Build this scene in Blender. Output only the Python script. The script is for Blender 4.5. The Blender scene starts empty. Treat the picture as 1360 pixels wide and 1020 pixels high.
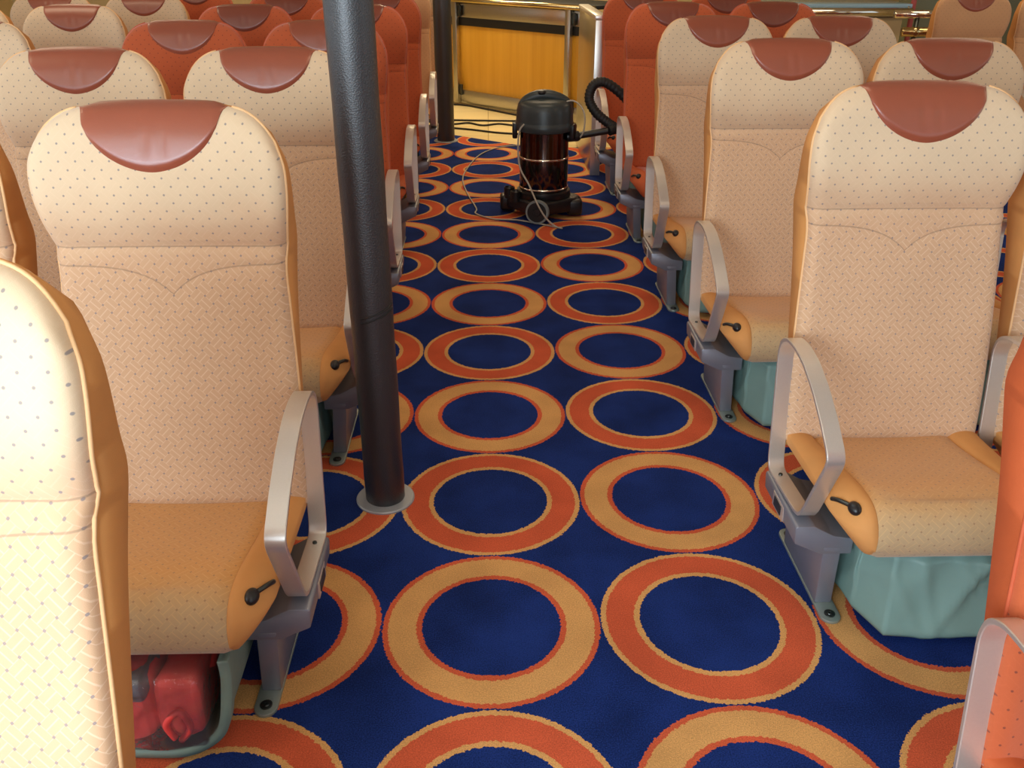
import bpy, bmesh, math, random
from mathutils import Vector, Matrix
random.seed(7)
C = bpy.context.scene.collection
PI = math.pi

# ------------------------------------------------------------------ materials
def lin(c):
    return tuple((v/12.92 if v <= .04045 else ((v+.055)/1.055)**2.4) for v in (x/255 for x in c)) + (1,)

class NT:
    def __init__(s, name):
        s.m = bpy.data.materials.new(name); s.m.use_nodes = True
        s.t = s.m.node_tree; s.b = s.t.nodes['Principled BSDF']
    def n(s, typ, **kw):
        nd = s.t.nodes.new(typ)
        for k, v in kw.items(): setattr(nd, k, v)
        return nd
    def put(s, sock, v):
        if isinstance(v, bpy.types.NodeSocket): s.t.links.new(v, sock)
        else: sock.default_value = v
    def math(s, op, a, b=0.0, c=None):
        nd = s.n('ShaderNodeMath', operation=op)
        s.put(nd.inputs[0], a); s.put(nd.inputs[1], b)
        if c is not None: s.put(nd.inputs[2], c)
        return nd.outputs[0]
    def less(s, a, b): return s.math('LESS_THAN', a, b)
    def step(s, x, lo, hi):
        nd = s.n('ShaderNodeMapRange', interpolation_type='SMOOTHSTEP')
        s.put(nd.inputs[0], x); nd.inputs[1].default_value = lo; nd.inputs[2].default_value = hi
        return nd.outputs[0]
    def mix(s, f, a, b):
        nd = s.n('ShaderNodeMix', data_type='RGBA')
        s.put(nd.inputs[0], f); s.put(nd.inputs[6], a); s.put(nd.inputs[7], b)
        return nd.outputs[2]
    def sep(s, v):
        nd = s.n('ShaderNodeSeparateXYZ'); s.put(nd.inputs[0], v); return nd.outputs
    def noise(s, vec, scale, detail=2, rough=.5):
        nd = s.n('ShaderNodeTexNoise'); s.put(nd.inputs['Vector'], vec)
        nd.inputs['Scale'].default_value = scale; nd.inputs['Detail'].default_value = detail
        nd.inputs['Roughness'].default_value = rough
        return nd.outputs['Fac']
    def bump(s, h, strength, dist):
        nd = s.n('ShaderNodeBump'); nd.inputs['Strength'].default_value = strength
        nd.inputs['Distance'].default_value = dist; s.put(nd.inputs['Height'], h)
        s.t.links.new(nd.outputs[0], s.b.inputs['Normal'])
    def set(s, **kw):
        for k, v in kw.items(): s.put(s.b.inputs[k.replace('_', ' ')], v)
        return s

def plain(name, col, rough=.5, metal=0, noise=0.0, nscale=20, bump=0.0, bscale=200, bdist=.001, **kw):
    k = NT(name); obj = k.n('ShaderNodeTexCoord').outputs['Object']
    c = lin(col)
    if noise:
        f = k.noise(obj, nscale, 3)
        k.set(Base_Color=k.mix(f, tuple(x*(1-noise) for x in c[:3])+(1,), tuple(min(1, x*(1+noise)) for x in c[:3])+(1,)))
    else: k.set(Base_Color=c)
    k.set(Roughness=rough, Metallic=metal)
    if bump: k.bump(k.noise(obj, bscale, 3), bump, bdist)
    for a, v in kw.items(): k.put(k.b.inputs[a.replace('_', ' ')], v)
    return k.m

def fabric(name, base, line, dot, line_amt=.35, dot_amt=.8, nose=None, head=None, seams=False, pitch=.032, rough=.85):
    """woven upholstery: small dots on a staggered lattice, basket-weave hairlines; UV is in metres"""
    k = NT(name)
    tc = k.n('ShaderNodeTexCoord'); uv = k.sep(tc.outputs['UV']); obj = tc.outputs['Object']
    u, v = uv[0], uv[1]
    a = k.math('DIVIDE', k.math('ADD', u, v), pitch); b = k.math('DIVIDE', k.math('SUBTRACT', u, v), pitch)
    fa = k.math('SUBTRACT', k.math('FRACT', k.math('ADD', a, .5)), .5)
    fb = k.math('SUBTRACT', k.math('FRACT', k.math('ADD', b, .5)), .5)
    r = k.math('SQRT', k.math('ADD', k.math('MULTIPLY', fa, fa), k.math('MULTIPLY', fb, fb)))
    d = k.math('MULTIPLY', k.math('SUBTRACT', 1, k.step(r, .065, .115)), dot_amt)
    par = k.math('FLOORED_MODULO', k.math('ADD', k.math('FLOOR', a), k.math('FLOOR', b)), 2)
    la = k.math('ABSOLUTE', k.math('SUBTRACT', k.math('FRACT', k.math('ADD', k.math('MULTIPLY', a, 2), .5)), .5))
    lb = k.math('ABSOLUTE', k.math('SUBTRACT', k.math('FRACT', k.math('ADD', k.math('MULTIPLY', b, 2), .5)), .5))
    ln = k.math('ADD', k.math('MULTIPLY', par, la), k.math('MULTIPLY', k.math('SUBTRACT', 1, par), lb))
    lf = k.math('MULTIPLY', k.math('SUBTRACT', 1, k.step(ln, .04, .13)), line_amt)
    if seams: lf = k.math('MULTIPLY', lf, k.math('SUBTRACT', 1, k.math('MULTIPLY', k.step(v, .80, .95), .75)))
    col = lin(base)
    if nose:   # cushion top in the base colour, blending to the nose colour over the front roll
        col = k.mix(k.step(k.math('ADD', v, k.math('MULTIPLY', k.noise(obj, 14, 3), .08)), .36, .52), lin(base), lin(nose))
    if head:   # cloth blends to a paler colour from the back up to the headrest
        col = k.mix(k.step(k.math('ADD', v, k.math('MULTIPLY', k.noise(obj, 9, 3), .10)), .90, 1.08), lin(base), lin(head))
    n = k.noise(obj, 7, 4)
    nn = k.mix(n, (.90, .90, .90, 1), (1.08, 1.07, 1.05, 1))
    mul = k.n('ShaderNodeMix', data_type='RGBA', blend_type='MULTIPLY'); mul.inputs[0].default_value = 1
    k.put(mul.inputs[6], col); k.put(mul.inputs[7], nn)
    col = k.mix(lf, mul.outputs[2], lin(line))
    col = k.mix(d, col, lin(dot))
    if seams:
        x, z = u, v
        ax = k.math('ABSOLUTE', x)
        zv = k.math('ADD', .803, k.math('MULTIPLY', .062, k.math('SUBTRACT', 1, k.math('EXPONENT', k.math('DIVIDE', ax, -.06)))))
        s1 = k.math('ABSOLUTE', k.math('SUBTRACT', z, .898)); s2 = k.math('ABSOLUTE', k.math('SUBTRACT', z, zv))
        sm = k.math('SUBTRACT', 1, k.step(k.math('MINIMUM', s1, s2), .0006, .0024))
        col = k.mix(k.math('MULTIPLY', sm, .55), col, tuple(c*.42 for c in lin(base)[:3])+(1,))
    k.set(Base_Color=col, Roughness=rough, Sheen_Weight=.25, Sheen_Roughness=.5)
    k.bump(k.noise(obj, 900, 2), .35, .0006)
    return k.m

M = {}
def mats():
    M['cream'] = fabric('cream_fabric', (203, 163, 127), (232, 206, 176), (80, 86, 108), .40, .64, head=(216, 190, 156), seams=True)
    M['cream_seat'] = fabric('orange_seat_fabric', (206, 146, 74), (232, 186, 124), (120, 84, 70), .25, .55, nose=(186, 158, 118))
    M['cream_side'] = plain('orange_side_cloth', (206, 144, 80), .8, noise=.12, nscale=12, bump=.3, bscale=700, bdist=.0006)
    M['cream_pipe'] = plain('pale_orange_piping', (228, 182, 130), .7)
    M['red'] = fabric('red_fabric', (186, 86, 42), (200, 98, 58), (92, 36, 28), .12, .7, seams=True)
    M['red_seat'] = fabric('red_seat_fabric', (194, 88, 50), (200, 100, 60), (92, 36, 28), .12, .7)
    M['red_side'] = plain('red_side_cloth', (194, 92, 46), .75, noise=.08, nscale=12, bump=.3, bscale=700, bdist=.0006)
    M['red_pipe'] = plain('red_piping', (192, 86, 50), .7)
    M['tan'] = fabric('tan_fabric', (204, 156, 112), (220, 180, 140), (110, 84, 70), .25, .4, seams=True)
    M['pad'] = plain('russet_leather', (146, 74, 50), .36, noise=.10, nscale=9, bump=.25, bscale=160, bdist=.0008, Specular_IOR_Level=.6, Coat_Weight=.5, Coat_Roughness=.3)
    M['pad_dark'] = plain('brown_leather', (126, 62, 44), .38, noise=.10, nscale=9, bump=.25, bscale=160, bdist=.0008, Specular_IOR_Level=.6, Coat_Weight=.4, Coat_Roughness=.3)
    M['alu'] = plain('satin_aluminium', (220, 216, 208), .34, .75, noise=.04, nscale=300)
    M['grey_metal'] = plain('grey_painted_steel', (134, 136, 146), .40, .45, noise=.04)
    M['plate'] = plain('pale_green_grey_steel', (150, 160, 152), .42, .6)
    M['steel'] = plain('brushed_steel', (196, 192, 180), .3, 1.0, noise=.06, nscale=60)
    M['collar'] = plain('dull_grey_steel', (160, 164, 168), .4, .3)
    M['chrome'] = plain('chrome', (236, 230, 214), .09, 1.0)
    M['brass'] = plain('brass_fitting', (196, 176, 126), .18, 1.0)
    M['black'] = plain('black_plastic', (22, 22, 24), .38)
    M['blackmatt'] = plain('black_rubber', (20, 20, 20), .6)
    M['lid'] = plain('charcoal_plastic', (50, 60, 62), .36, noise=.06)
    M['tyre'] = plain('grey_tyre', (126, 136, 136), .5)
    M['screw'] = plain('dark_screw', (78, 80, 76), .35, .9)
    M['switch'] = plain('dark_switch_insert', (40, 42, 44), .4)
    M['teal'] = plain('teal_pouch_cloth', (116, 146, 138), .58, noise=.08, nscale=10, bump=.3, bscale=22, bdist=.006)
    M['tealdark'] = plain('dull_green_sling_cloth', (118, 138, 126), .6, noise=.12, nscale=10, bump=.4, bscale=22, bdist=.006)
    M['jacket'] = plain('red_orange_foam', (255, 78, 72), .6, noise=.10, nscale=8)
    M['greypatch'] = plain('grey_panel', (120, 128, 140), .5)
    k = NT('clear_plastic_film')
    tr = k.n('ShaderNodeBsdfTransparent'); gl = k.n('ShaderNodeBsdfGlossy'); gl.inputs['Roughness'].default_value = .07
    gl.inputs['Color'].default_value = (1, 1, 1, 1); tr.inputs['Color'].default_value = (1, 1, 1, 1)
    fr = k.n('ShaderNodeFresnel'); fr.inputs['IOR'].default_value = 1.5
    obj = k.n('ShaderNodeTexCoord').outputs['Object']
    bp = k.n('ShaderNodeBump'); bp.inputs['Strength'].default_value = .9; bp.inputs['Distance'].default_value = .02
    k.put(bp.inputs['Height'], k.noise(obj, 26, 3)); k.put(gl.inputs['Normal'], bp.outputs[0]); k.put(fr.inputs['Normal'], bp.outputs[0])
    ms = k.n('ShaderNodeMixShader'); k.put(ms.inputs[0], fr.outputs[0]); k.put(ms.inputs[1], tr.outputs[0]); k.put(ms.inputs[2], gl.outputs[0])
    df = k.n('ShaderNodeBsdfDiffuse'); df.inputs['Color'].default_value = (.95, .9, .9, 1)
    m2 = k.n('ShaderNodeMixShader'); m2.inputs[0].default_value = .05; k.put(m2.inputs[1], ms.outputs[0]); k.put(m2.inputs[2], df.outputs[0]); ms = m2
    k.t.links.new(ms.outputs[0], k.t.nodes['Material Output'].inputs['Surface']); M['film'] = k.m
    # vacuum drum: dark bronze mirror steel
    M['drum'] = plain('dark_bronze_steel', (96, 86, 85), .12, 1.0, noise=.25, nscale=14, bump=.12, bscale=12, bdist=.01)
    M['cord'] = plain('grey_cord', (176, 170, 156), .5)
    # pole wrap: black leather with fine grain
    k = NT('black_leather_wrap'); obj = k.n('ShaderNodeTexCoord').outputs['Object']
    k.set(Base_Color=lin((27, 28, 31)), Roughness=.45, Specular_IOR_Level=.7, Coat_Weight=.6, Coat_Roughness=.38)
    vo = k.n('ShaderNodeTexVoronoi'); k.put(vo.inputs['Vector'], obj); vo.inputs['Scale'].default_value = 260
    k.bump(vo.outputs['Distance'], .5, .0015); M['wrap'] = k.m
    # yellow laminated wood
    k = NT('yellow_birch_panel'); obj = k.n('ShaderNodeTexCoord').outputs['Object']
    mp = k.n('ShaderNodeMapping'); k.put(mp.inputs[0], obj); mp.inputs['Scale'].default_value = (14, 14, .6)
    f = k.noise(mp.outputs[0], 1.3, 3)
    k.set(Base_Color=k.mix(f, lin((206, 146, 34)), lin((236, 180, 66))), Roughness=.4); M['yellow'] = k.m
    M['beige'] = plain('beige_wall_paint', (206, 182, 132), .7, noise=.05, nscale=3)
    M['ceil'] = plain('cream_ceiling', (236, 226, 204), .7)
    M['blueglass'] = plain('pale_blue_worktop', (150, 184, 206), .12, .0)
    M['greenwall'] = plain('grey_green_panel', (118, 124, 104), .6)
    M['pinkpole'] = plain('faded_red_paint', (176, 84, 84), .5)
    # polished beige tile
    k = NT('beige_tile'); obj = k.n('ShaderNodeTexCoord').outputs['Object']
    br = k.n('ShaderNodeTexBrick'); k.put(br.inputs['Vector'], obj); br.offset = 0
    br.inputs['Color1'].default_value = lin((232, 212, 158)); br.inputs['Color2'].default_value = lin((224, 202, 146))
    br.inputs['Mortar'].default_value = lin((176, 152, 102)); br.inputs['Scale'].default_value = 1
    br.inputs['Mortar Size'].default_value = .004; br.inputs['Brick Width'].default_value = .4; br.inputs['Row Height'].default_value = .4
    k.set(Base_Color=br.outputs['Color'], Roughness=.3); M['tile'] = k.m
    M['carpet'] = carpet()

def carpet():
    P = .52; GX, GY = .492*P, 3.085*P
    k = NT('ring_carpet'); obj = k.n('ShaderNodeTexCoord').outputs['Object']
    nz = k.n('ShaderNodeTexNoise'); k.put(nz.inputs['Vector'], obj); nz.inputs['Scale'].default_value = 170; nz.inputs['Detail'].default_value = 1
    off = k.n('ShaderNodeVectorMath', operation='SUBTRACT'); k.put(off.inputs[0], nz.outputs['Color']); off.inputs[1].default_value = (.5, .5, .5)
    sc = k.n('ShaderNodeVectorMath', operation='SCALE'); k.put(sc.inputs[0], off.outputs[0]); sc.inputs['Scale'].default_value = .011
    ad = k.n('ShaderNodeVectorMath', operation='ADD'); k.put(ad.inputs[0], obj); k.put(ad.inputs[1], sc.outputs[0])
    x, y, z = k.sep(ad.outputs[0])
    gx = k.math('DIVIDE', k.math('SUBTRACT', x, GX), P)          # integer = boundary between ring columns
    gy = k.math('ADD', k.math('DIVIDE', k.math('SUBTRACT', y, GY), P), .5)
    cx = k.math('FLOOR', gx); cy = k.math('FLOOR', gy)
    fx = k.math('SUBTRACT', k.math('FRACT', gx), .5); fy = k.math('SUBTRACT', k.math('FRACT', gy), .5)
    r = k.math('SQRT', k.math('ADD', k.math('MULTIPLY', fx, fx), k.math('MULTIPLY', fy, fy)))
    odd = k.math('FLOORED_MODULO', cy, 2)
    flip = k.less(k.math('FLOORED_MODULO', cx, 3), .5)           # every third column runs the other way round
    par = k.math('ABSOLUTE', k.math('SUBTRACT', odd, flip))      # 1: orange ring with tan edge, 0: tan ring with orange edge
    grain = k.noise(obj, 330, 2); wear = k.noise(obj, 5, 4)
    def vary(c, amt):
        c = lin(c); g = k.math('ADD', k.math('MULTIPLY', grain, .6), k.math('MULTIPLY', wear, .4))
        return k.mix(k.step(g, .33, .67), tuple(v*(1-amt) for v in c[:3])+(1,), tuple(v*(1+amt) for v in c[:3])+(1,))
    blue = vary((25, 46, 106), .50); orange = vary((203, 92, 60), .24); tan = vary((212, 159, 97), .22)
    ring = k.mix(par, tan, orange); edge = k.mix(par, orange, tan)
    inr = k.math('GREATER_THAN', r, .316); out = k.less(r, .496)
    core = k.math('MULTIPLY', k.math('GREATER_THAN', r, .343), k.less(r, .471))
    col = k.mix(k.math('MULTIPLY', inr, out), blue, edge)
    col = k.mix(core, col, ring)
    k.set(Base_Color=col, Roughness=.95, Specular_IOR_Level=.1)
    k.bump(k.noise(obj, 420, 3, .7), .7, .004)
    return k.m

# ------------------------------------------------------------------ mesh helpers
def link(name, bm, mat, parent=None, smooth=True, auto=None):
    bmesh.ops.recalc_face_normals(bm, faces=bm.faces)
    me = bpy.data.meshes.new(name); bm.to_mesh(me); bm.free()
    if smooth:
        me.shade_smooth()
        if auto: me.set_sharp_from_angle(angle=math.radians(auto))
    o = bpy.data.objects.new(name, me); C.objects.link(o)
    me.materials.append(mat)
    if parent: o.parent = parent
    return o

def bm_new(): return bmesh.new()

def box(bm, lo, hi, bev=0, seg=2, rot=None):
    lo, hi = Vector(lo), Vector(hi); c = (lo+hi)/2
    r = bmesh.ops.create_cube(bm, size=1)
    vs = r['verts']
    for v in vs:
        v.co = Vector(((v.co.x)*(hi.x-lo.x), v.co.y*(hi.y-lo.y), v.co.z*(hi.z-lo.z)))
        if rot is not None: v.co = rot @ v.co
        v.co += c
    if bev:
        es = list({e for v in vs for e in v.link_edges})
        bmesh.ops.bevel(bm, geom=es, offset=bev, segments=seg, affect='EDGES', profile=.5)
    return bm

def prism(bm, pts, axis, a, b, bev=0, seg=2):
    """polygon pts in the plane normal to axis, extruded from a to b"""
    def mk(p, t):
        return Vector((t, p[0], p[1])) if axis == 'x' else Vector((p[0], t, p[1])) if axis == 'y' else Vector((p[0], p[1], t))
    A = [bm.verts.new(mk(p, a)) for p in pts]; B = [bm.verts.new(mk(p, b)) for p in pts]
    n = len(pts); fs = [bm.faces.new(A), bm.faces.new(B[::-1])]
    for i in range(n): fs.append(bm.faces.new((A[i], A[(i+1) % n], B[(i+1) % n], B[i])))
    bmesh.ops.recalc_face_normals(bm, faces=fs)
    if bev:
        es = list({e for f in fs for e in f.edges})
        bmesh.ops.bevel(bm, geom=es, offset=bev, segments=seg, affect='EDGES', profile=.5)
    return bm

def tube(bm, pts, r, seg=12, closed=False, caps=True):
    pts = [Vector(p) for p in pts]; n = len(pts); rings = []
    up = None
    for i, p in enumerate(pts):
        if closed: t = pts[(i+1) % n]-pts[i-1]
        else: t = pts[min(i+1, n-1)]-pts[max(i-1, 0)]
        t.normalize()
        if up is None:
            up = Vector((0, 0, 1)) if abs(t.z) < .9 else Vector((1, 0, 0))
        s = t.cross(up)
        if s.length < 1e-6: s = t.orthogonal()
        s.normalize(); up = s.cross(t).normalized()
        rr = r[i] if isinstance(r, (list, tuple)) else r
        rings.append([bm.verts.new(p + (s*math.cos(a)+up*math.sin(a))*rr) for a in (2*PI*j/seg for j in range(seg))])
    m = n if closed else n-1
    for i in range(m):
        A, B = rings[i], rings[(i+1) % n]
        for j in range(seg): bm.faces.new((A[j], A[(j+1) % seg], B[(j+1) % seg], B[j]))
    if caps and not closed:
        bm.faces.new(rings[0]); bm.faces.new(rings[-1][::-1])
    return bm

def spline(pts, per=8, closed=False):
    pts = [Vector(p) for p in pts]; n = len(pts); out = []
    m = n if closed else n-1
    for i in range(m):
        p0 = pts[(i-1) % n] if closed else pts[max(i-1, 0)]
        p1 = pts[i]; p2 = pts[(i+1) % n]
        p3 = pts[(i+2) % n] if closed else pts[min(i+2, n-1)]
        for j in range(per):
            t = j/per
            out.append(.5*((2*p1)+(p2-p0)*t+(2*p0-5*p1+4*p2-p3)*t*t+(3*p1-p0-3*p2+p3)*t**3))
    if not closed: out.append(pts[-1])
    return out

def lathe(bm, prof, c=(0, 0, 0), seg=40, sx=1, sy=1):
    c = Vector(c); rings = []
    for r, z in prof:
        rings.append([bm.verts.new(c+Vector((r*sx*math.cos(2*PI*j/seg), r*sy*math.sin(2*PI*j/seg), z))) for j in range(seg)])
    for A, B in zip(rings, rings[1:]):
        for j in range(seg): bm.faces.new((A[j], A[(j+1) % seg], B[(j+1) % seg], B[j]))
    bm.faces.new(rings[0][::-1]); bm.faces.new(rings[-1])
    return bm

def interp(tab, x):
    if x <= tab[0][0]: return tab[0][1]
    for i in range(len(tab)-1):
        (a, va), (b, vb) = tab[i], tab[i+1]
        if x <= b:
            pm = tab[i-1] if i else tab[i]; pn = tab[i+2] if i+2 < len(tab) else tab[i+1]
            t = (x-a)/(b-a); h = b-a
            ma = (vb-pm[1])/(b-pm[0])*h if b != pm[0] else 0
            mb = (pn[1]-va)/(pn[0]-a)*h if pn[0] != a else 0
            return (2*t**3-3*t*t+1)*va+(t**3-2*t*t+t)*ma+(-2*t**3+3*t*t)*vb+(t**3-t*t)*mb
    return tab[-1][1]

def tag(o, label=None, cat=None, group=None, kind=None):
    for k, v in (('label', label), ('category', cat), ('group', group), ('kind', kind)):
        if v: o[k] = v
    return o
def empty(name, loc=(0, 0, 0), rz=0):
    o = bpy.data.objects.new(name, None); C.objects.link(o); o.location = loc; o.rotation_euler = (0, 0, rz)
    o.empty_display_size = .1
    return o

# ------------------------------------------------------------------ the seat (front towards -y, origin between the feet line)
ZB, ZT = .335, 1.169
YF = [(.33, .262), (.45, .276), (.6, .300), (.75, .330), (.85, .352), (.90, .360), (.95, .347), (1.0, .343), (1.05, .348), (1.10, .361), (1.14, .377), (1.18, .398)]
HW = [(0, .244), (.15, .243), (.4, .238), (.58, .232), (.66, .229), (.72, .232), (.79, .240), (.85, .246), (.90, .2480), (.95, .2450), (1.0, .231)]
HWB = [(0, .238), (.3, .238), (.6, .238), (.75, .242), (.88, .247), (.95, .243), (1.0, .226)]
def ztop(s): return ZT - .009*s*s - .062*abs(s)**6.5
def seat_point(s, t):
    zt = ztop(s); zb = ZB + .004*s*s
    z = zb+(zt-zb)*t
    return s*interp(HW, t), z
def front_y(x, z, s, t, edge=True):
    y = interp(YF, z) - .012*abs(s)**3*(1 if z < .88 else .4)
    # groove of the two seams
    zv = .803+.062*(1-math.exp(-abs(x)/.06))
    for zz, dpt in ((.898, .006), (zv, .004)):
        y += dpt*math.exp(-((z-zz)/.006)**2)
    if edge:
        w = interp(HW, t)
        acc = 0
        for d, R, dp in ((min((1-abs(s))*w, t*(ztop(s)-ZB)+.012), .034, .028), ((1-t)*(ztop(s)-ZB), .055, .030)):
            if d < R:
                q = 1-d/R; acc += (dp*(1-math.sqrt(max(0, 1-q*q))))**2
        y += min(math.sqrt(acc), .033)
    return y
NS, NTT = 44, 132
def svals():
    out = []
    for i in range(NS+1):
        q = -1+2*i/NS
        out.append(math.sin(q*PI/2)*.55+q*.45)
    return out
def tvals():
    out = []
    for j in range(NTT+1):
        q = j/NTT; out.append(q+.05*math.sin(2*PI*q)*-.5)
    return out
def back_front_mesh():
    bm = bm_new(); S, T = svals(), tvals(); uvl = bm.loops.layers.uv.new('UVMap')
    g = []
    for t in T:
        row = []
        for s in S:
            x, z = seat_point(s, t); row.append(bm.verts.new((x, front_y(x, z, s, t), z)))
        g.append(row)
    for j in range(NTT):
        for i in range(NS): bm.faces.new((g[j][i], g[j][i+1], g[j+1][i+1], g[j+1][i]))
    # tuck the rim backwards so that the panel has depth
    rim = [g[0][i] for i in range(NS+1)]+[g[j][NS] for j in range(1, NTT+1)]+[g[NTT][i] for i in range(NS-1, -1, -1)]+[g[j][0] for j in range(NTT-1, 0, -1)]
    back = [bm.verts.new((v.co.x*.97, v.co.y+.03, ZB+.4+(v.co.z-ZB-.4)*.985)) for v in rim]
    for i in range(len(rim)): bm.faces.new((rim[i], rim[(i+1) % len(rim)], back[(i+1) % len(rim)], back[i]))
    for f in bm.faces:
        for l in f.loops: l[uvl].uv = (l.vert.co.x, l.vert.co.z)
    return bm
def outline(n_side=60, n_top=40):
    pts = []
    for j in range(n_side+1): pts.append((-1, j/n_side))
    for i in range(1, n_top): pts.append((-1+2*i/n_top, 1))
    for j in range(n_side, -1, -1): pts.append((1, j/n_side))
    return pts
def edge_pts(dy=0):
    out = []
    for s, t in outline():
        x, z = seat_point(s, t); out.append(Vector((x, front_y(x, z, s, t)+dy, z)))
    return out
def piping_mesh():
    bm = bm_new(); E = edge_pts(.001)
    k = next(i for i, p in enumerate(E) if p.z > 1.1 and p.x > -.143)
    tube(bm, E[:k], .0032, 8); tube(bm, E[len(E)-k:], .0032, 8)
    return bm
def thick(z): return interp([(.33, .060), (.5, .078), (.75, .100), (.9, .115), (1.0, .108), (1.1, .082), (1.17, .052)], z)
def shell_mesh():
    bm = bm_new(); S = [-1+2*i/24 for i in range(25)]; T = [j/48 for j in range(49)]
    f, b = [], []
    for t in T:
        rf, rb = [], []
        for s in S:
            x, z = seat_point(s, t)
            rf.append(bm.verts.new((x*.996, front_y(x, z, s, t)+.004+.012*(abs(s) < .99), z-.001)))
            d = min((1-abs(s))*.24, (1-t)*.84, t*.84)
            R = .04; rr = 0
            if d < R: q = 1-d/R; rr = .022*(1-math.sqrt(max(0, 1-q*q)))
            xb = s*interp(HWB, t)
            rb.append(bm.verts.new((xb*(.985 if abs(s) > .99 else .995), interp(YF, z)+thick(z)+.012-rr, ZB+(z-ZB)*.995)))
        f.append(rf); b.append(rb)
    n, m = 24, 48
    for j in range(m):
        for i in range(n):
            bm.faces.new((f[j][i], f[j][i+1], f[j+1][i+1], f[j+1][i])); bm.faces.new((b[j][i+1], b[j][i], b[j+1][i], b[j+1][i+1]))
    for j in range(m):
        bm.faces.new((f[j][0], f[j+1][0], b[j+1][0], b[j][0])); bm.faces.new((f[j+1][n], f[j][n], b[j][n], b[j+1][n]))
    for i in range(n):
        bm.faces.new((f[0][i+1], f[0][i], b[0][i], b[0][i+1])); bm.faces.new((f[m][i], f[m][i+1], b[m][i+1], b[m][i]))
    return bm
def pad_mesh():
    """leather half-moon let into the top of the headrest and turned over its upper edge"""
    bm = bm_new(); n, m = 36, 22; g = []
    for j in range(m+1):
        row = []
        for i in range(n+1):
            q = -1+2*i/n
            tt = j/m
            xw = .132 + .012*tt
            x = q*xw
            depth = .120*math.sqrt(max(0, 1-abs(q)**1.8))*1.0 + .004
            s = x/.235
            # upper edge runs over the top to the back
            zt = ztop(s)
            z = zt-depth*(1-tt)
            # map to s,t of the panel for the surface
            t = (z-ZB)/(zt-ZB); t = min(t, 1)
            w = interp(HW, t); ss = x/w
            y = front_y(x, z, ss, t, True)
            dz = zt-z
            lift = .0055*min(1, 4*(1-abs(q)))*1.0
            edge = min(1, depth*tt/.02, (1-abs(q))*xw/.012) if depth > .005 else 0
            y -= -.003+.010*min(1, max(0, edge))
            # two soft creases
            y += .0025*math.exp(-((x+.012-.05*(dz-.05))/.006)**2)*math.exp(-((dz-.06)/.025)**2)
            y += .0020*math.exp(-((x-.022-.1*(dz-.05))/.006)**2)*math.exp(-((dz-.06)/.03)**2)
            row.append(bm.verts.new((x, y, z)))
        g.append(row)
    for k in range(1, 7):      # roll over the top
        row = []
        for i in range(n+1):
            v = g[m][i]; a = k/6*PI*.75
            qq = abs(-1+2*i/n)
            row.append(bm.verts.new((v.co.x*(1-.02*k), v.co.y+.046*k/6, v.co.z+.0035*math.sin(k/6*PI)-.006*max(0, k-4)/2-.006*max(0, qq-.86)/.14*min(1, k/2))))
        g.append(row)
    for j in range(len(g)-1):
        for i in range(n): bm.faces.new((g[j][i], g[j][i+1], g[j+1][i+1], g[j+1][i]))
    bmesh.ops.remove_doubles(bm, verts=bm.verts, dist=.0003)
    return bm

CP = [(.30, .345), (.22, .352), (.12, .368), (.03, .386), (-.04, .396), (-.09, .394), (-.122, .378), (-.141, .350), (-.146, .320), (-.138, .290), (-.115, .268), (-.07, .258), (.05, .250), (.18, .246), (.30, .244)]
def cushion_loop(e=0.0):
    """profile at e (0 = middle part .. 1 = outer end) : rounds the nose, drops the top, lifts the bottom"""
    k = 1-math.sqrt(max(0, 1-e*e)); P = spline([(0, y, z) for y, z in CP], 4)
    out = []
    for p in P:
        y, z = p.y, p.z
        f = max(0, min(1, (.10-y)/.24))
        y2 = y+k*.120*f
        top = max(0, min(1, (z-.25)/.14))
        z2 = z - (k*.035*.8+e*.026*(.35+.65*f))*top + (1-top)*e*.088
        out.append((y2, z2))
    return out
XB = .168
def cushion_mesh():
    bm = bm_new(); uvl = bm.loops.layers.uv.new('UVMap'); rings = []; n = 20
    for i in range(n+1):
        q = -1+2*i/n; x = q*XB
        L = cushion_loop(0); ring = []
        d = (1-abs(q))*XB; pin = .006*(1-min(1, d/.012))**2
        acc = 0; prev = None
        for j, (y, z) in enumerate(L):
            dz = -.008*(1-q*q) if y > -.08 and z > .3 else 0
            if prev: acc += math.hypot(y-prev[0], z-prev[1])
            prev = (y, z)
            cy, cz = .05, .32
            v = bm.verts.new((x, y+(cy-y)*pin*2, z+dz-pin*(1 if z > .3 else -1)))
            ring.append((v, acc))
        rings.append(ring)
    uvs = {v: (v.co.x, a) for r in rings for v, a in r}
    for A, B in zip(rings, rings[1:]):
        for j in range(len(A)-1): bm.faces.new((A[j][0], B[j][0], B[j+1][0], A[j+1][0]))
        bm.faces.new((A[-1][0], B[-1][0], B[0][0], A[0][0]))
    bm.faces.new([v for v, a in rings[0]]); bm.faces.new([v for v, a in rings[-1]][::-1])
    for f in bm.faces:
        for l in f.loops: l[uvl].uv = uvs[l.vert]
    return bm
def bolster_mesh(sg):
    bm = bm_new(); rings = []; n = 12; W = .236
    for i in range(n+1):
        e = math.sin(i/n*PI/2); x = XB+.0005+(W-XB)*e
        L = cushion_loop(e*.98)
        pin = .006*(1-min(1, (x-XB)/.012))**2
        rings.append([bm.verts.new((sg*x, y+(.05-y)*pin*2, z-pin*(1 if z > .3 else -1)+.006*math.sin(PI*min(1, e))*(z > .34))) for y, z in L])
    for A, B in zip(rings, rings[1:]):
        for j in range(len(A)): bm.faces.new((A[j], B[j], B[(j+1) % len(A)], A[(j+1) % len(A)]))
    bm.faces.new(rings[0]); bm.faces.new(rings[-1][::-1])
    return bm

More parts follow.
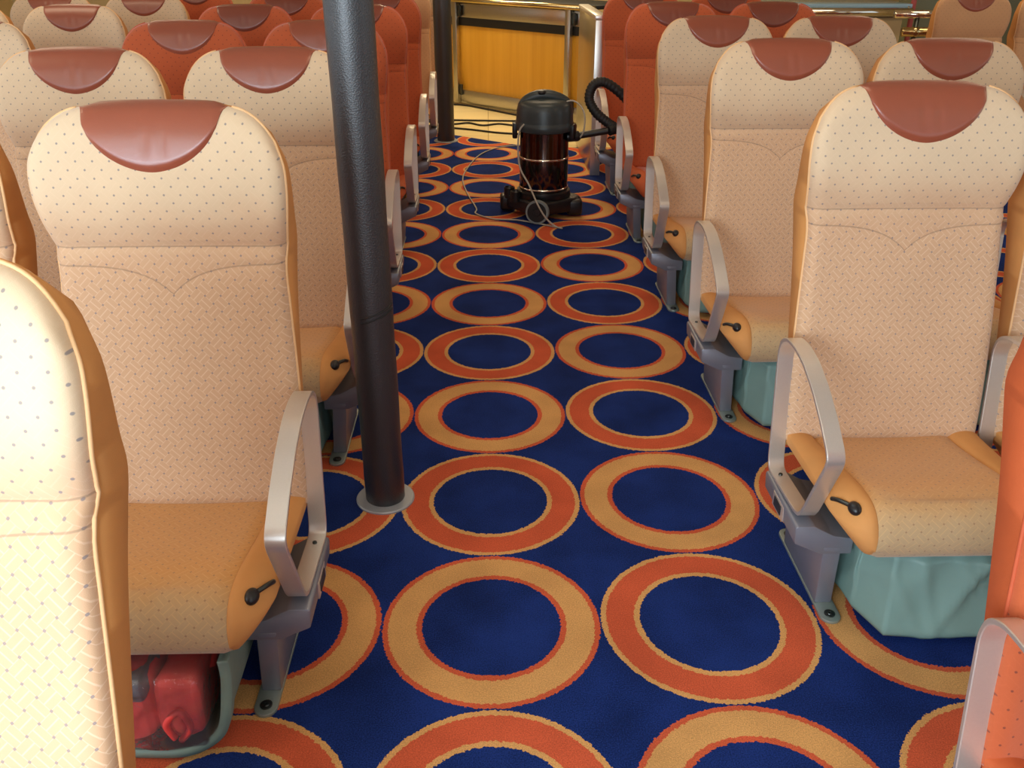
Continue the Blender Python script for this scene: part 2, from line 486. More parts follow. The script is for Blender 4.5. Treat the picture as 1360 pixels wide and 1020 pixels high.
ARM = [(.262, .285), (.307, .560), (.299, .594), (.268, .612), (.215, .617), (.150, .609), (.075, .582), (.0, .541), (-.058, .500), (-.070, .484), (-.066, .464), (.012, .300), (.030, .278), (.060, .272), (.225, .262), (.250, .265)]
AX, AW = .257, .0195
def rounded_loop(pts, r=.012, seg=4):
    out = []; n = len(pts)
    for i in range(n):
        p0, p1, p2 = Vector(pts[i-1]), Vector(pts[i]), Vector(pts[(i+1) % n])
        a = (p0-p1); b = (p2-p1); rr = min(r, a.length*.45, b.length*.45)
        A = p1+a.normalized()*rr; B = p1+b.normalized()*rr
        for k in range(seg+1):
            t = k/seg; out.append((1-t)**2*A+2*t*(1-t)*p1+t*t*B)
    return out
def arm_mesh(sg):
    """flat aluminium strap bent into a closed D"""
    bm = bm_new(); L = rounded_loop(ARM, .022); n = len(L); th = .0045; rings = []
    ch = .0015
    sec = [(-AW+ch, -th), (AW-ch, -th), (AW, -th+ch), (AW, th-ch), (AW-ch, th), (-AW+ch, th), (-AW, th-ch), (-AW, -th+ch)]
    for i in range(n):
        t = (L[(i+1) % n]-L[i-1]).normalized(); nrm = Vector((-t.y, t.x))
        rings.append([bm.verts.new((sg*AX+sx, L[i].x+nrm.x*o, L[i].y+nrm.y*o)) for sx, o in sec])
    for i in range(n):
        A, B = rings[i], rings[(i+1) % n]
        for j in range(8): bm.faces.new((A[j], A[(j+1) % 8], B[(j+1) % 8], B[j]))
    return bm

def stadium(x0, x1, y0, y1, n=8):
    r = (x1-x0)/2; cx = (x0+x1)/2; out = []
    for k in range(n+1):
        a = PI+PI*k/n; out.append((cx+r*math.cos(a), y0+r+r*math.sin(a)))
    for k in range(n+1):
        a = PI*k/n; out.append((cx+r*math.cos(a), y1-r+r*math.sin(a)))
    return out

def pouch_mesh(sg):
    """closed cloth stowage pouch hanging under the pan"""
    bm = bm_new()
    base = [(-.128, .24), (-.130, .10), (-.124, .0), (-.086, -.106), (-.02, -.114), (.07, -.120), (.18, -.112), (.208, -.02), (.21, .10), (.21, .24)]
    P = []
    for i in range(len(base)):
        a, b = Vector((*base[i], 0)), Vector((*base[(i+1) % len(base)], 0)); m = max(2, int((b-a).length/.009))
        P += [a.lerp(b, q/m) for q in range(m)]
    n = len(P); rings = []
    H = 18
    for j in range(H+1):
        t = j/H; z = .240-.214*t; ring = []
        for i, p in enumerate(P):
            cx, cy = .03, .08; d = Vector((p.x-cx, p.y-cy)); k = 1-.02*math.sin(PI*t)-.06*max(0, (t-.93)/.07)
            u = p.x*1.0+p.y*.6
            fold = 0
            for u0, sl, am, wd in ((-.075, .05, .010, .012), (.0, -.10, .012, .016), (.055, .06, .009, .010), (.10, -.05, .012, .018), (.15, .04, .008, .012), (-.13, .10, .009, .012), (.03, .12, .006, .008)):
                q = (u-u0-sl*(t-.4))/wd
                fold += am*math.exp(-q*q)*(1-.75*t)*(1 if u0 < .08 else .8)
            fold += .004*math.sin(u*60+5*t)*(1-t)
            dn = d.normalized(); fr = 1 if p.y < .15 else 0
            lean = .022*(1-t) if p.y < .0 else 0
            x = cx+d.x*k+dn.x*fold*fr; y = cy+d.y*k+dn.y*fold*fr+lean
            ring.append(bm.verts.new((sg*-1*x, y, z)))
        rings.append(ring)
    for A, B in zip(rings, rings[1:]):
        for j in range(n): bm.faces.new((A[j], A[(j+1) % n], B[(j+1) % n], B[j]))
    bm.faces.new(rings[0]); bm.faces.new(rings[-1][::-1])
    return bm
def sling_mesh(sg):
    """open sling of cloth with a thick hem, sagging to the floor"""
    bm = bm_new()
    U = spline([(.136, 0, .240), (.140, 0, .19), (.132, 0, .12), (.108, 0, .064), (.066, 0, .032), (.0, 0, .022), (-.09, 0, .022), (-.15, 0, .06), (-.175, 0, .14), (-.18, 0, .240)], 6)
    Y = [-.112, -.108, -.09, -.06, 0, .06, .12, .18, .24]
    outer, inner = [], []
    for k, y in enumerate(Y):
        h = .010 if k < 3 else .003
        ro, ri = [], []
        for i, p in enumerate(U):
            t = (U[min(i+1, len(U)-1)]-U[max(i-1, 0)]).normalized(); nn = Vector((t.z, 0, -t.x))
            w = .0015*math.sin(i*.35+y*12)
            yy = y - .02*math.sin(PI*i/(len(U)-1)) + (.004*math.sin(i*.4) if k < 3 else 0)
            a = p+nn*(h+w); b = p-nn*(h-w)
            ro.append(bm.verts.new((sg*a.x, yy, max(.004, a.z)))); ri.append(bm.verts.new((sg*b.x, yy, max(.006, b.z))))
        outer.append(ro); inner.append(ri)
    for G in (outer, inner):
        for A, B in zip(G, G[1:]):
            for i in range(len(A)-1): bm.faces.new((A[i], A[i+1], B[i+1], B[i]))
    for k in (0, -1):
        for i in range(len(U)-1): bm.faces.new((outer[k][i], outer[k][i+1], inner[k][i+1], inner[k][i]))
    for A, B, Ao, Bo in zip(outer, outer[1:], inner, inner[1:]):
        for i in (0, -1): bm.faces.new((A[i], B[i], Bo[i], Ao[i]))
    return bm

SHARED = {}
def make_seat(sg):
    """sg: side of the aisle arm, -1 = seats right of the aisle, +1 = seats left of it"""
    root = empty('passenger_seat')
    def sh(key, fn):
        if key not in SHARED: SHARED[key] = fn()
        return SHARED[key]
    def share(name, key, fn, mat, parent=root, auto=None):
        if key in SHARED:
            o = bpy.data.objects.new(name, SHARED[key]); C.objects.link(o); o.parent = parent
        else:
            o = link(name, fn(), mat, parent, True, auto); SHARED[key] = o.data
        sl = o.material_slots[0]; sl.link = 'OBJECT'; sl.material = mat
        return o
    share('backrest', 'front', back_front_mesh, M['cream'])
    share('backrest_shell', 'shell', shell_mesh, M['cream_side'], auto=60)
    share('piping', 'pipe', piping_mesh, M['cream_pipe'])
    share('headrest_pad', 'pad', pad_mesh, M['pad'], auto=50)
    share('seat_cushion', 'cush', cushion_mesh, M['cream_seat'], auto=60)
    b = share('side_bolster', 'bolL', lambda: bolster_mesh(-1), M['cream_side'], auto=60)
    share('side_bolster', 'bolR', lambda: bolster_mesh(1), M['cream_side'], auto=60)
    k = 'L' if sg > 0 else 'R'
    a = share('armrest', 'arm'+k, lambda: arm_mesh(sg), M['alu'], auto=40)
    def bolt_arm():
        bm = bm_new()
        r = bmesh.ops.create_cone(bm, segments=12, radius1=.0055, radius2=.0045, depth=.004, cap_ends=True, matrix=Matrix.Translation((sg*AX, .215, .2685)))
        return bm
    share('screw', 'armscrew'+k, bolt_arm, M['screw'], a, 40)
    def mount():
        P = [(.238, .2585), (.280, .2585), (.283, .252), (.279, .210), (.216, .180), (.142, .180), (.142, .224), (.190, .2315)]
        return prism(bm_new(), [(sg*x, z) for x, z in P], 'y', .008, .250, .004)
    mo = share('arm_bracket', 'mount'+k, mount, M['grey_metal'], auto=40)
    def swp(): return box(bm_new(), (sg*.2805-.003, .095, .211), (sg*.2805+.003, .175, .250), .0015)
    sp = share('switch_plate', 'swp'+k, swp, M['alu'], mo, 40)
    def sins(): return box(bm_new(), (sg*.283-.0025, .110, .218), (sg*.283+.0025, .160, .243), .001, 1)
    si = share('switch_insert', 'sins'+k, sins, M['switch'], mo, 40)
    def ped():
        bm = bm_new()
        P = [(.040, .008), (.285, .008), (.262, .200), (.006, .200)]
        prism(bm, P, 'x', sg*.148, sg*.190, .004)
        for v in bm.verts: v.co.x += sg*.020*v.co.z/.2
        return bm
    share('pedestal', 'ped'+k, ped, M['grey_metal'], auto=40)
    def foot(): return prism(bm_new(), stadium(min(sg*.142, sg*.192), max(sg*.142, sg*.192), -.028, .345), 'z', 0.0, .0085, .002)
    f = share('foot_plate', 'foot'+k, foot, M['plate'], auto=40)
    for i, y in enumerate((.0, .318)):
        def bolt(y=y):
            bm = bm_new(); lathe(bm, [(.013, .0085), (.013, .011), (.010, .012), (.007, .0115), (.006, .0135), (.0035, .0135), (.003, .0115)], (sg*.167, y, 0), 18); return bm
        share('bolt', 'bolt%d'%i+k, bolt, M['screw'], f, 40)
    def rod():
        bm = bm_new(); tube(bm, spline([(sg*.231, -.03, .362), (sg*.226, -.055, .374), (sg*.210, -.082, .378)], 5), .005, 10); return bm
    lv = share('recline_lever', 'rod'+k, rod, M['screw'])
    def knob():
        bm = bm_new(); bmesh.ops.create_uvsphere(bm, u_segments=18, v_segments=12, radius=.0145)
        for v in bm.verts: v.co = Vector((v.co.x*.95, v.co.y*1.35, v.co.z*.95))+Vector((sg*.206, -.090, .377))
        return bm
    share('knob', 'knob'+k, knob, M['black'], lv)
    share('stowage_pouch', 'pouch'+k, lambda: pouch_mesh(sg), M['teal'])
    return root

def copy_tree(o, parent=None):
    c = o.copy(); C.objects.link(c)
    if parent: c.parent = parent
    for ch in o.children: copy_tree(ch, c)
    return c
RED = {'cream': 'red', 'cream_seat': 'red_seat', 'cream_side': 'red_side', 'cream_pipe': 'red_pipe'}
TAN = {'cream': 'tan'}
def recolour(o, mp):
    for ch in o.children:
        for sl in ch.material_slots:
            for a, b in mp.items():
                if sl.material == M[a]: sl.material = M[b]
        recolour(ch, mp)

# ------------------------------------------------------------------ build
mats()

# ---- the setting
bm = bm_new()
X0, X1, Y0, Y1, H = -5.2, 5.6, -1.3, 10.6, 2.35
vs = [bm.verts.new(p) for p in ((X0, Y0, -.02), (X1, Y0, -.02), (X1, Y1, -.02), (X0, Y1, -.02))]; bm.faces.new(vs)
r = bmesh.ops.extrude_face_region(bm, geom=bm.faces[:])
for v in [g for g in r['geom'] if isinstance(g, bmesh.types.BMVert)]: v.co.z = -.2
tag(link('floor', bm, M['tile'], smooth=False), kind='structure')
bm = bm_new()
prism(bm, [(X0, Y0), (X1, Y0), (X1, 7.02), (.36, 7.02), (-.62, 7.80), (X0, 7.80)], 'z', -.02, 0)
tag(link('floor_carpet', bm, M['carpet'], smooth=False), kind='structure')
bm = bm_new(); box(bm, (X0-.2, Y0-.2, H), (X1+.2, Y1+.2, H+.15))
tag(link('ceiling', bm, M['ceil'], smooth=False), kind='structure')
bm = bm_new(); box(bm, (X0-.2, Y1, -.2), (X1+.2, Y1+.15, H))
tag(link('wall_back', bm, M['beige'], smooth=False), kind='structure')
def windowed_wall(name, axis, pos, thick_, a0, a1, openings, z0, z1):
    bm = bm_new()
    def bx(lo, hi, za, zb):
        p, q = min(pos, pos+thick_), max(pos, pos+thick_)
        if axis == 'x': box(bm, (p, lo, za), (q, hi, zb))
        else: box(bm, (lo, p, za), (hi, q, zb))
    bx(a0, a1, -.2, z0); bx(a0, a1, z1, H)
    cur = a0
    for lo, hi in openings:
        bx(cur, lo, z0, z1); cur = hi
    bx(cur, a1, z0, z1)
    tag(link(name, bm, M['beige'], smooth=False), kind='structure')
windowed_wall('wall_left', 'x', X0, -.15, Y0, Y1, [(-.9, .9), (1.2, 3.0), (3.3, 5.1), (5.4, 7.2)], .75, 1.75)
windowed_wall('wall_right', 'x', X1, .15, Y0, Y1, [(-.9, .9), (1.2, 3.0), (3.3, 5.1), (5.4, 7.2)], .75, 1.75)
windowed_wall('wall_front', 'y', Y0, -.15, X0-.15, X1+.15, [(-4.4, -2.5), (-2.3, -.4), (-.2, 1.7), (1.9, 3.8)], .5, 2.15)

# ---- seats
protoR = make_seat(-1); protoL = make_seat(1)
GRP = 'passenger seats in rows'
first = {-1: True, 1: True}
def seat(x, y, sg, label, colour='cream', pad=None, turn=0):
    p = protoR if sg < 0 else protoL
    if first[sg]: o = p; first[sg] = False
    else: o = copy_tree(p)
    o.location = (x, y, 0); o.rotation_euler = (0, 0, turn)
    tag(o, label, 'seat', GRP)
    if colour != 'cream': recolour(o, RED if colour == 'red' else TAN)
    if pad == 'dark':
        for ch in o.children:
            if ch.name.startswith('headrest_pad'): ch.material_slots[0].material = M['pad_dark']
    return o
RA, RB = .975, 1.503
RY = [.640, 1.611, 2.590, 3.580, 4.565, 5.560]
LA, LB = -.648, -1.200
LY = [.405, 1.360, 2.345, 3.350, 4.340, 5.360, 6.400, 7.560]
seats = {}
seats['R1a'] = seat(RA, RY[1], -1, 'cream dotted aisle seat with large teal pouch below, frontmost cream seat right of the aisle')
seats['R2a'] = seat(RA, RY[2], -1, 'cream aisle seat right of the aisle, directly behind the frontmost cream one')
seats['R3a'] = seat(RA, RY[3], -1, 'cream aisle seat standing directly in front of the red seats right of the aisle')
seats['R1b'] = seat(RB, RY[1], -1, 'cream seat cut by the right picture edge, beside the frontmost cream aisle seat')
seats['R2b'] = seat(RB, RY[2], -1, 'cream seat with russet pad behind the shoulder of the frontmost right aisle seat')
seats['R3b'] = seat(RB, RY[3], -1, 'cream inner seat in front of a red seat and left of the chrome rail')
seats['R0a'] = seat(RA, RY[0], -1, 'orange red dotted seat cut by the lower right picture corner', 'red')
seats['R4a'] = seat(RA, RY[4], -1, 'red aisle seat behind the last cream one right of the aisle', 'red', 'dark')
seats['R4b'] = seat(RB, RY[4], -1, 'red inner seat with dark pad between two cream headrests on the right', 'red', 'dark')
seats['R5a'] = seat(RA, RY[5], -1, 'rearmost red aisle seat beside the metal partition, vacuum hose against it', 'red', 'dark')
seats['R5b'] = seat(RB, RY[5], -1, 'rearmost red inner seat on the right, only its dark pad showing', 'red', 'dark')
seats['L1a'] = seat(LA, LY[1], 1, 'cream dotted aisle seat left of the black pole with red package stowed underneath')
seats['L0a'] = seat(LA-.040, LY[0], 1, 'bleached cream seat cut by the lower left picture corner, bright in daylight')
seats['L1b'] = seat(LB, LY[1], 1, 'cream seat at the left picture edge with only its orange side showing')
seats['L2a'] = seat(LA, LY[2], 1, 'cream aisle seat right behind the black pole on the left')
seats['L2b'] = seat(LB, LY[2], 1, 'cream inner seat with wide russet pad, behind the frontmost left seat')
seats['L3a'] = seat(LA, LY[3], 1, 'red aisle seat half hidden by the near black pole', 'red')
seats['L3b'] = seat(LB, LY[3], 1, 'red inner seat standing between two cream headrests on the left', 'red')
seats['L4a'] = seat(LA, LY[4], 1, 'red aisle seat appearing just right of the near black pole', 'red', 'dark')
seats['L4b'] = seat(LB, LY[4], 1, 'red inner seat on the left, second red one from the front', 'red', 'dark')
seats['L5a'] = seat(LA, LY[5], 1, 'rearmost red aisle seat on the left of the aisle', 'red', 'dark')
seats['L5b'] = seat(LB, LY[5], 1, 'rearmost red inner seat on the left with its dark pad cut by the picture top', 'red', 'dark')
seats['L6a'] = seat(LA, LY[6], 1, 'tan aisle seat behind the red seats, left of the far black pole', 'tan', 'dark')
seats['L7a'] = seat(LA, LY[7], 1, 'pale seat farthest down the left side beside the far black pole')
LC = -2.045
seats['L3c'] = seat(LC, LY[3], 1, 'cream seat at the upper left picture edge with part of its pad showing')
seats['L4c'] = seat(LC, LY[4], 1, 'yellowish cream seat in the outer left block, left of the red seats')
seats['L5c'] = seat(LC, LY[5], 1, 'cream seat in the outer left block, only its pad and collar under the picture top')
seats['L6c'] = seat(LC, LY[6], 1, 'dark red seat sliver at the picture top between cream and red headrests', 'red', 'dark')
seats['L4d'] = seat(LC-.55, LY[4], 1, 'pale seat corner at the extreme upper left picture edge')
seats['L5d'] = seat(LC-.55, LY[5], 1, 'outermost cream seat with dark pad sliver under the upper left picture top')
seats['F1'] = seat(3.16, 5.72, -1, 'lone tan seat beyond the chrome rail at the upper right', 'tan')
seats['F2'] = seat(3.71, 5.72, -1, 'tan seat cut by the upper right picture corner', 'tan')

# inner seats close their bench with an outer armrest and pedestal
for key in ('R1b', 'R2b', 'R3b', 'R4b', 'R5b', 'L1b', 'L2b', 'L3b', 'L4b', 'L5b'):
    src = protoL if key[0] == 'R' else protoR
    for ch in list(src.children):
        if ch.name.split('.')[0] in ('armrest', 'arm_bracket', 'pedestal', 'foot_plate'): copy_tree(ch, seats[key])
def recline(o, deg):
    R = Matrix.Rotation(math.radians(-deg), 4, 'X'); P = Vector((0, .30, .35))
    for ch in o.children:
        if ch.name.split('.')[0] in ('backrest', 'backrest_shell', 'piping', 'headrest_pad'):
            ch.matrix_local = Matrix.Translation(P) @ R @ Matrix.Translation(-P) @ ch.matrix_local
recline(seats['L0a'], 7.0)
# the near left seat has an open sling instead of the closed pouch
for ch in seats['L1a'].children:
    if ch.name.startswith('stowage_pouch'):
        bmS = sling_mesh(1); bmesh.ops.recalc_face_normals(bmS, faces=bmS.faces)
        me = bpy.data.meshes.new('sling'); bmS.to_mesh(me); bmS.free(); me.shade_smooth(); me.materials.append(M['tealdark'])
        ch.data = me; ch.material_slots[0].link = 'OBJECT'; ch.material_slots[0].material = M['tealdark']

# life jacket package lying in that sling
lj = empty('life_jacket', (LA-.022, LY[1]-.125, .036))
tag(lj, 'red life jacket in clear plastic lying in the sling under the left aisle seat', 'life jacket')
def lump(lo, hi, bev, amp, seed):
    bm = bm_new(); box(bm, lo, hi, bev, 3)
    bmesh.ops.subdivide_edges(bm, edges=bm.edges[:], cuts=5, use_grid_fill=True)
    rnd = random.Random(seed); ph = [rnd.uniform(0, 6) for _ in range(6)]
    for v in bm.verts:
        p = v.co; d = amp*(math.sin(p.x*45+ph[0])*math.sin(p.z*38+ph[1])+.6*math.sin(p.y*50+ph[2]+p.x*20))
        n = Vector((p.x-(lo[0]+hi[0])/2, p.y-(lo[1]+hi[1])/2, p.z-(lo[2]+hi[2])/2)).normalized()
        v.co = p+n*d
    return bm
link('foam_panel', lump((-.105, .0, .0), (.012, .2, .175), .03, .006, 1), M['jacket'], lj)
link('foam_panel', lump((.016, .004, .012), (.108, .2, .16), .028, .006, 2), M['jacket'], lj)
link('reflective_panel', lump((-.095, -.004, .12), (.006, .1, .172), .012, .003, 3), M['greypatch'], lj)
bm = bm_new(); tube(bm, spline([(.06, -.004, .02), (.085, -.010, .06), (.07, -.008, .1), (.04, -.010, .07), (.05, -.008, .03)], 6), .007, 8)
link('strap', bm, M['jacket'], lj)
link('plastic_wrap', lump((-.112, -.017, -.004), (.114, .2, .186), .02, .006, 5), M['film'], lj)

# ---- poles
def pole(x, y, r, R, label, seam=True):
    p = empty('support_pole', (x, y, 0)); tag(p, label, 'pole')
    prof = [(r*.97, .004)]
    n = 60
    for i in range(n+1):
        z = .01+(H-.012)*i/n
        dr = 0
        for zz, w in ((.60, .006), (.612, .006), (.1, .01)):
            dr += .0016*math.exp(-((z-zz)/w)**2)
        prof.append((r+dr+.0006*math.sin(z*21), z))
    bm = bm_new(); lathe(bm, prof, seg=48); sh = link('leather_sleeve', bm, M['wrap'], p, auto=60)
    if seam:
        bm = bm_new(); pts = []
        for i in range(22):
            a = -PI*.62+i/21*PI*.55; pts.append((math.cos(a)*(r+.001), math.sin(a)*(r+.001), .585+.03*i/21))
        tube(bm, pts, .0022, 6)
        pts = [(math.cos(a)*(r+.001), math.sin(a)*(r+.001), .572+.03*i/21) for i, a in enumerate(-PI*.62+i/21*PI*.55 for i in range(22))]
        tube(bm, pts, .0022, 6)
        link('seam_ridge', bm, M['blackmatt'], sh)
    bm = bm_new()
    lathe(bm, [(r-.004, .0), (R, .0), (R, .004), (R-.003, .007), (r+.004, .008), (r-.004, .008)], seg=48)
    link('floor_collar', bm, M['collar'], p, auto=40)
    return p
pole(-.310, 2.140, .056, .084, 'black leather wrapped pole standing between the near seats and the aisle')
pole(-.345, 7.29, .070, .098, 'far black pole at the carpet edge in front of the counter', False)

# ---- counter at the back
ang = math.atan2(8.612-9.287, .299+.331)
ct = empty('service_counter', (-.331, 9.287, 0), ang)
tag(ct, 'service counter with yellow wood front, steel trim and polished top rail', 'counter')
def cbox(name, lo, hi, mat, parent=ct, bev=.003):
    return link(name, box(bm_new(), lo, hi, bev), mat, parent, True, 40)
cbox('front_panel', (-1.6, .02, .12), (1.85, .08, .78), M['yellow'])
cbox('dark_band', (-1.6, .005, .725), (1.85, .07, .80), M['blackmatt'])
cbox('steel_fascia', (-1.6, .0, .80), (1.85, .06, .925), M['steel'])
cbox('kick_plate', (-1.6, -.01, .0), (1.85, .06, .125), M['steel'])
cbox('counter_top', (-1.6, -.03, .945), (1.85, .6, .975), M['blackmatt'])
for xx in (.035, 1.52):
    p = cbox('post', (xx, -.05, .0), (xx+.06, -.012, .935), M['steel'])
    for zz in (.13, .86):
        bm = bm_new(); box(bm, (xx+.064, -.03, zz-.05), (xx+.10, -.011, zz+.05), .004); link('hinge', bm, M['screw'], p, True, 40)
tr = bm_new(); tube(tr, [(-1.6, -.05, .955), (1.85, -.05, .955)], .022, 16); link('top_rail', tr, M['brass'], ct)

# ---- metal partition at the end of the right block
pt = empty('partition_panel', (.735, 6.64, 0))
tag(pt, 'waist high metal partition at the end of the right seat block beside the vacuum', 'partition')
link('panel', box(bm_new(), (-.032, -.545, .0), (.032, .56, 1.0), .006), M['steel'], pt, True, 40)
link('cap_rail', box(bm_new(), (-.04, -.555, 1.0), (.04, .57, 1.032), .008), M['alu'], pt, True, 40)
link('end_strip', box(bm_new(), (-.034, -.556, .0), (.034, -.546, 1.0), .002), M['alu'], pt, True, 40)

# ---- chrome bar and rail at the right back
ba = empty('side_counter', (2.6, 7.7, 0)); tag(ba, 'side counter with pale blue top and chrome front bar at the upper right', 'counter')
link('counter_top', box(bm_new(), (-.6, .0, .975), (.88, .55, 1.005), .006), M['blueglass'], ba, True, 40)
link('counter_body', box(bm_new(), (-.56, .05, .0), (.84, .5, .90), .006), M['beige'], ba, True, 40)
link('dark_recess', box(bm_new(), (-.58, .03, .90), (.86, .5, .975), .003), M['blackmatt'], ba, True, 40)
bm = bm_new(); tube(bm, [(-.6, -.05, .945), (.86, -.05, .945)], .034, 20); link('chrome_bar', bm, M['chrome'], ba)
bm = bm_new(); tube(bm, [(.835, -.03, .99), (.835, -.03, .90)], .008, 10); link('bar_bracket', bm, M['steel'], ba)
rl = empty('chrome_rail', (3.28, 7.25, 0)); tag(rl, 'short chrome rail with brass fittings left of the lone tan seat', 'rail')
bm = bm_new(); tube(bm, [(-.13, 0, .957), (.45, 0, .957)], .030, 18); link('upper_bar', bm, M['chrome'], rl)
bm = bm_new(); tube(bm, [(-.05, 0, .83), (.45, 0, .83)], .034, 18); link('lower_bar', bm, M['brass'], rl)
for xx in (.05, .40):
    bm = bm_new(); tube(bm, [(xx, 0, .0), (xx, 0, .93)], .018, 14); p = link('post', bm, M['screw'], rl)
    bm = bm_new(); bmesh.ops.create_uvsphere(bm, u_segments=14, v_segments=10, radius=.042, matrix=Matrix.Translation((xx, 0, .83))); link('clamp', bm, M['brass'], p)
pk = link('red_post', tube(bm_new(), [(0, 0, 0), (0, 0, 1.0), (-.03, 0, 1.9)], .022, 14), M['pinkpole']); pk.location = (3.62, 8.0, 0)
tag(pk, 'thin faded red post between the side counter and the lone tan seat', 'post')
sc = link('grey_green_cabinet', box(bm_new(), (-.8, 0, 0), (.82, .4, 1.3), .01), M['greenwall'], None, True, 40); sc.location = (4.72, 8.6, 0)
tag(sc, 'grey green cabinet behind the lone tan seat', 'cabinet')

# ---- the vacuum cleaner
VX, VY = .322, 5.135
vc = empty('vacuum_cleaner', (VX, VY, 0)); tag(vc, 'black and bronze canister vacuum cleaner standing in the aisle', 'vacuum cleaner')
bm = bm_new(); lathe(bm, [(.135, .10), (.140, .11), (.140, .166), (.1405, .168), (.1405, .338), (.140, .340), (.1395, .505), (.135, .51)], seg=56)
link('drum', bm, M['drum'], vc, auto=40)
for zz in (.168, .340):
    bm = bm_new(); lathe(bm, [(.138, zz-.006), (.1435, zz-.005), (.1445, zz), (.1435, zz+.005), (.138, zz+.006)], seg=56); link('drum_band', bm, M['chrome'], vc)
bm = bm_new()
lathe(bm, [(.146, .488), (.164, .494), (.168, .505), (.168, .530), (.164, .537), (.163, .546), (.160, .60), (.153, .632), (.142, .648), (.115, .660), (.06, .668), (.01, .670)], seg=56)
hd = link('motor_head', bm, M['lid'], vc, auto=50)
bm = bm_new()   # raised handle across the lid
hp = spline([(-.14, -.02, .61), (-.115, -.02, .650), (-.06, -.02, .676), (.0, -.02, .682), (.06, -.02, .672), (.115, -.02, .650), (.14, -.02, .615)], 6)
tube(bm, hp, [.018+.014*math.sin(PI*i/(len(hp)-1)) for i in range(len(hp))], 14); link('carry_handle', bm, M['lid'], hd)
bm = bm_new(); lathe(bm, [(.026, .690), (.028, .702), (.022, .709), (.004, .711)], (-.02, -.03, 0), 20); link('power_switch', bm, M['black'], hd)
for a in (PI, -PI*.12, PI*.5):
    bm = bm_new(); box(bm, (-.012, -.03, -.055), (.016, .03, .03), .006)
    for v in bm.verts: v.co = Matrix.Rotation(a, 3, 'Z') @ (v.co+Vector((.168, 0, .50)))
    link('clip', bm, M['black'], vc, True, 50)
# dolly
bm = bm_new()
pts = []
for i in range(64):
    a = 2*PI*i/64; r = .165+.045*abs(math.cos(2*a+.35))**3*1.0
    pts.append((r*math.cos(a)*1.05, r*math.sin(a)))
prism(bm, pts, 'z', .035, .115, .016, 3)
bs = link('dolly_base', bm, M['black'], vc, auto=50)
bm = bm_new(); lathe(bm, [(.155, .112), (.160, .12), (.156, .150), (.143, .156)], seg=48); link('drum_cradle', bm, M['black'], vc, auto=50)
def wheel(c, ax, r, w):
    q = Vector((0, 0, 1)).rotation_difference(Vector(ax)).to_matrix().to_4x4()
    def xf(bm):
        for v in bm.verts: v.co = (q @ v.co)+Vector(c)
        return bm
    b1 = bm_new(); lathe(b1, [(r*.80, -w/2), (r*.97, -w/2), (r, -w*.3), (r, w*.3), (r*.97, w/2), (r*.80, w/2)], seg=40)
    o = link('wheel', xf(b1), M['tyre'], vc, auto=40)
    b2 = bm_new(); lathe(b2, [(.006, -w*.7), (r*.30, -w*.7), (r*.34, -w*.52), (r*.82, -w*.52), (r*.82, w*.52), (r*.34, w*.52), (r*.30, w*.7), (.006, w*.7)], seg=40)
    link('hub', xf(b2), M['black'], o, auto=40)
wheel((-.045, -.215, .068), (-.30, -1, .10), .068, .034)
wheel((.10, .20, .068), (-.30, -1, .0), .068, .034)
for cx, cy in ((-.210, .06), (.180, -.05)):
    bm = bm_new(); box(bm, (cx-.045, cy-.05, .012), (cx+.045, cy+.05, .105), .018, 3); link('foot_pod', bm, M['black'], vc, True, 50)
for cx, cy in ((-.20, .03), (-.165, -.06)):
    bm = bm_new(); lathe(bm, [(.032, .09), (.032, .150), (.027, .155), (.023, .150), (.022, .10)], (cx, cy, 0), 20); link('accessory_socket', bm, M['black'], vc, auto=40)
bm = bm_new(); tube(bm, [(.13, -.03, .455), (.19, -.035, .460), (.20, -.035, .462)], [.030, .030, .024], 16)
tube(bm, [(.195, -.035, .462), (.36, -.04, .490)], .019, 14); link('hose_connector', bm, M['black'], vc, auto=50)
hs = spline([(.365, -.04, .488), (.405, -.02, .500), (.365, .0, .525), (.295, .02, .580), (.255, .04, .650), (.275, .05, .722), (.335, .05, .742), (.43, .045, .685), (.53, .04, .585), (.62, .03, .50)], 14)
bm = bm_new(); tube(bm, hs, [.027+.0024*math.sin(i*2.2) for i in range(len(hs))], 14); link('hose', bm, M['blackmatt'], vc)
bm = bm_new()
tube(bm, spline([(.118, -.05, .652), (.16, -.05, .655), (.205, -.07, .62), (.222, -.08, .56), (.215, -.08, .49), (.20, -.07, .46)], 8), .0045, 8)
tube(bm, spline([(-.12, -.11, .54), (-.148, -.11, .50), (-.155, -.12, .40), (-.142, -.14, .30), (-.095, -.19, .22), (-.05, -.262, .13), (.0, -.275, .05), (.055, -.30, .008), (.09, -.33, .006)], 8), .0050, 8)
tube(bm, spline([(.09, -.33, .006), (-.03, -.24, .006), (-.16, -.16, .006), (-.30, -.13, .006), (-.40, -.02, .006), (-.40, .10, .006), (-.46, .45, .006), (-.50, .85, .006), (-.46, 1.25, .006), (-.38, 1.62, .006), (-.25, 1.85, .006), (-.1, 1.93, .006), (.02, 1.96, .006)], 8), .0045, 8)
link('power_cord', bm, M['cord'], vc)

